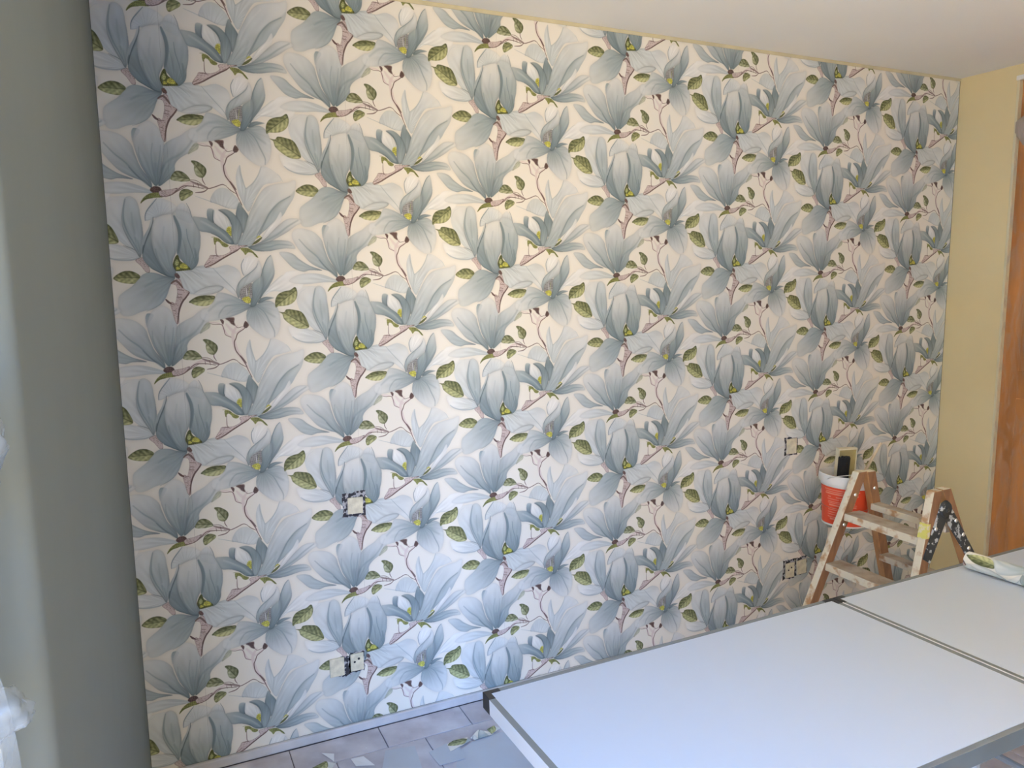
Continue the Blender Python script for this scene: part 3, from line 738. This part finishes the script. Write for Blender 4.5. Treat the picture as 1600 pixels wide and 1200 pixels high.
# wire handle going up to the ladder bolt
hp = [(.108*cos(a_), .0, H-.02+.0) for a_ in (0, pi)]
pts = []
for i in range(17):
    a_ = pi*i/16; pts.append((.1085*cos(a_)-.065*sin(a_), -.100*sin(a_)**1.2, H-.018+.038*sin(a_)))
MB().tube(pts, .0017, bolt, 6).build('handle', bk, smooth=True)
br = thing('pasting_brush', 'broad pasting brush standing in the red bucket, black bristles, cream edged board', 'brush', (2.482, -.288, .645))
def bq(o, a, c, m, nm, bev=.002): return MB().box(a, c, m).build(nm, o, bevel=bev)
bq(br, (-.039, -.009, .0), (.039, .009, .214), brushw, 'board')
eb = MB().box((-.043, -.011, .0), (-.038, .011, .216), brushe).box((.038, -.011, .0), (.043, .011, .216), brushe).box((-.043, -.011, .212), (.043, .011, .219), brushe)
eb.build('cream_edge', br, bevel=.0015)
tf = MB(); random.seed(8)
for i in range(70):
    x = -.043+.042*random.random(); y = -.012-.018*random.random(); tf.tube([(x, y, .0), (x+random.uniform(-.002, .002), y, 182/1000+random.uniform(-.004, .008))], [.0034, .0026], bristle, 5)
o = tf.build('bristles', br)
br.rotation_euler = (radians(4), 0, radians(-14))
tag(MB().tube([Vector((2.478, -.334, .640)), Vector((2.534, -.347, .763)), Vector((2.604, -.362, .882))], [.006, .0068, .005], stickm, 10).build('stirring_stick', smooth=True), 'thin pale wooden stick leaning out of the red bucket', 'stick')

# ------------------------------------------------------------------ electrical boxes in the wall
def ragged(cx, cz, w, h, n=28, amp=.006):
    p = []
    for i in range(n):
        t = i/n*4; s = int(t); f_ = t-s
        c = [(-w, -h), (w, -h), (w, h), (-w, h)]
        a, b_ = c[s], c[(s+1) % 4]
        p.append((cx+(a[0]+(b_[0]-a[0])*f_)/2+random.uniform(-amp, amp)*.6, cz+(a[1]+(b_[1]-a[1])*f_)/2+random.uniform(-amp, amp)*.6))
    return p
def ebox(name, x, z, w, h, label, cut=(0, 0, .082, .084), rot=0., marks=1, cat='wall box', grp=None):
    o = thing(name, label, cat, (x, -.0007, z), grp)
    p = ragged(cut[0], cut[1], cut[2], cut[3])
    MB().prism([(a, -.0002, b_) for a, b_ in p], (0, -.0008, 0), cutm).build('cut_edge', o)
    Mr = mathutils.Matrix.Rotation(rot, 4, 'Y')
    pl = MB().box((-w/2, -.0075, -h/2), (w/2, -.001, h/2), capm, Mr).build('cover_plate', o, bevel=.0015)
    if marks: MB().box((-w*.30, -.0086, -h*.30), (w*.30, -.0075, h*.28), capm, Mr).build('inner_frame', o, bevel=.0008)
    if marks > 1:
        MB().lathe([(.0, .0012), (.004, .001), (.0045, 0)], blackp, 10, mathutils.Matrix.Translation((w*.12, -.0086, h*.2)) @ mathutils.Matrix.Rotation(pi/2, 4, 'X')).build('hole', o)
        MB().lathe([(.0, .0012), (.0035, .001), (.004, 0)], blackp, 10, mathutils.Matrix.Translation((-w*.2, -.0086, h*.05)) @ mathutils.Matrix.Rotation(pi/2, 4, 'X')).build('hole', o)
random.seed(3)
ebox('switch_box', .508, .815, .052, .056, 'single open switch box with dark ragged cut at the middle left of the wallpaper', (-.004, .004, .078, .084), radians(2), 1)
ebox('socket_box', .422, .252, .050, .066, 'left box of the low pair, pasted over with paper, beside the green leaf', (.028, -.004, .052, .072), 0, 0)
ebox('socket_box', .492, .256, .046, .062, 'right box of the low pair, cream plate with two dark screw holes', (0, 0, .056, .074), 0, 2)
ebox('switch_box', 2.475, .812, .056, .068, 'small single cream box above the low pair, left of the bucket', (0, 0, .074, .080), 0, 1)
ebox('socket_box', 2.492, .232, .052, .068, 'left box of the right-hand low pair, cream plate near the ladder', (-.002, .004, .072, .092), 0, 2)
ebox('socket_box', 2.563, .236, .058, .066, 'right box of the right-hand low pair, next to the ladder leg', (0, .004, .074, .086), radians(-3), 1)

# ------------------------------------------------------------------ scraps on the floor
def scrap(poly, z, label, kind, uvc=None, curl=0.002, name='paper_scrap', cat='paper scrap', grp='wallpaper offcuts on the floor'):
    cx = sum(p[0] for p in poly)/len(poly); cy = sum(p[1] for p in poly)/len(poly)
    b = MB(); b.v = [(cx, cy, z+.0006)]; uv = []
    n = len(poly)
    for i, (x, y) in enumerate(poly): b.v.append((x, y, z+curl*(i % 2)+.0006))
    b.v += [(cx, cy, z)]+[(x, y, z+curl*(i % 2)) for i, (x, y) in enumerate(poly)]
    for i in range(n):
        j = (i+1) % n
        b.f.append((0, 1+i, 1+j)); b.f.append((n+1, n+2+j, n+2+i)); b.f.append((1+i, n+2+i, n+2+j, 1+j)); b.m += [0]*3
    m = dict(g=backp, w=scrapw, p=wallp)[kind]; b.mats = [m]
    if kind == 'p':
        b.uv = [((x-cx)/SW+uvc[0], 1-uvc[1]+(y-cy)/SW) for x, y, z_ in b.v]
    return tag(b.build(name), label, cat, grp)
scrap([(.759, -.277), (.82, -.247), (.932, -.239), (1.25, -.25), (1.22, -.75), (.72, -.70), (.66, -.47)], .0006, 'large sheet of wallpaper lying face down on the floor under the table end', 'g', curl=.0012, name='wallpaper_offcut')
scrap([(.341, -.081), (.378, -.107), (.369, -.146)], .0012, 'small white triangle of paper nearest the skirting', 'w')
scrap([(.298, -.148), (.342, -.136), (.371, -.158), (.352, -.186), (.316, -.183)], .0008, 'curled scrap with a green leaf at the bottom edge of the picture', 'p', (.64, .14), .003)
scrap([(.422, -.157), (.463, -.165), (.485, -.226), (.427, -.205)], .0012, 'white pointed paper scrap between the green leaf scrap and the grey sheet', 'w')
scrap([(.538, -.163), (.635, -.183), (.616, -.332), (.492, -.278)], .0006, 'square grey offcut lying left of the pasting table', 'g', curl=.001, name='wallpaper_offcut')
scrap([(.666, -.239), (.736, -.221), (.772, -.231), (.764, -.327), (.674, -.323)], .0021, 'small pale grey offcut overlapping the big sheet near the table', 'g', name='wallpaper_offcut', curl=.001)
scrap([(.734, -.228), (.763, -.218), (.812, -.221), (.816, -.245), (.731, -.271)], .0042, 'narrow white scrap printed with one olive leaf', 'p', (.75, .52), .001)
scrap([(.82, -.23), (.861, -.199), (.893, -.224), (.902, -.246), (.829, -.247)], .0045, 'scrap printed with a blue grey petal by the table corner', 'p', (.50, .95), .002)
scrap([(.891, -.21), (.921, -.203), (.935, -.227), (.893, -.245)], .007, 'tiny scrap with a green leaf tip beside the table edge', 'p', (.64, .14), .001)
random.seed(11)
cm = MB()
for i in range(60):
    x, y = random.uniform(.2, 1.6), -random.uniform(.02, .6); s = random.uniform(.0015, .004); a_ = random.random()*6
    cm.prism([(x+s*cos(a_+t), y+s*sin(a_+t)*.6, .0001) for t in (0, 1.9, 3.7)], (0, 0, .0006), scrapw)
o = cm.build('plaster_crumbs'); o['kind'] = 'stuff'; tag(o, 'white plaster crumbs scattered over the grey floor', 'crumbs')

# ------------------------------------------------------------------ crumpled plastic by the window
def crumple(name, cen, rad, label, seedv, parent=None, cuts=4, amp=.35):
    bm = bmesh.new(); bmesh.ops.create_icosphere(bm, subdivisions=cuts, radius=1)
    for v in bm.verts:
        p = v.co*1.9+Vector((seedv, 0, 0)); n = noise.noise(p)*.6+abs(noise.noise(p*2.3))*.7-.25+noise.noise(p*4)*.10
        v.co *= 1+amp*n
        v.co = Vector((v.co.x*rad[0], v.co.y*rad[1], v.co.z*rad[2]))
    me = bpy.data.meshes.new(name); bm.to_mesh(me); bm.free(); me.materials.append(filmc)
    for p_ in me.polygons: p_.use_smooth = True
    o = bpy.data.objects.new(name, me); C.objects.link(o); o.location = cen
    if parent: o.parent = parent
    return o
pl = thing('plastic_sheet', 'crumpled clear plastic sheeting hanging at the left edge by the window', 'plastic sheet', (-.23, -2.06, 1.42))
crumple('bunched_film', (.025, .0, .075), (.034, .035, .040), '', 1.3, pl)
crumple('bunched_film', (.037, .01, -.086), (.020, .016, .016), '', 5.2, pl)
b = MB(); nn = 60
for j in range(nn+1):
    z = .10-.45*j/nn
    for i in range(13):
        u = i/12; w = .026+.014*sin(j*.35)
        n = noise.noise(Vector((u*5, z*14, 3.))); b.v.append((-.02+.068*u+.006*n+.004*sin(z*40), .004*sin(u*17+z*30)+.02*n-.02*u*0, z))
for j in range(nn):
    for i in range(12):
        a_ = j*13+i; b.f.append((a_, a_+1, a_+14, a_+13)); b.m.append(0)
b.mats = [filmc]; b.build('hanging_film', pl, smooth=True)
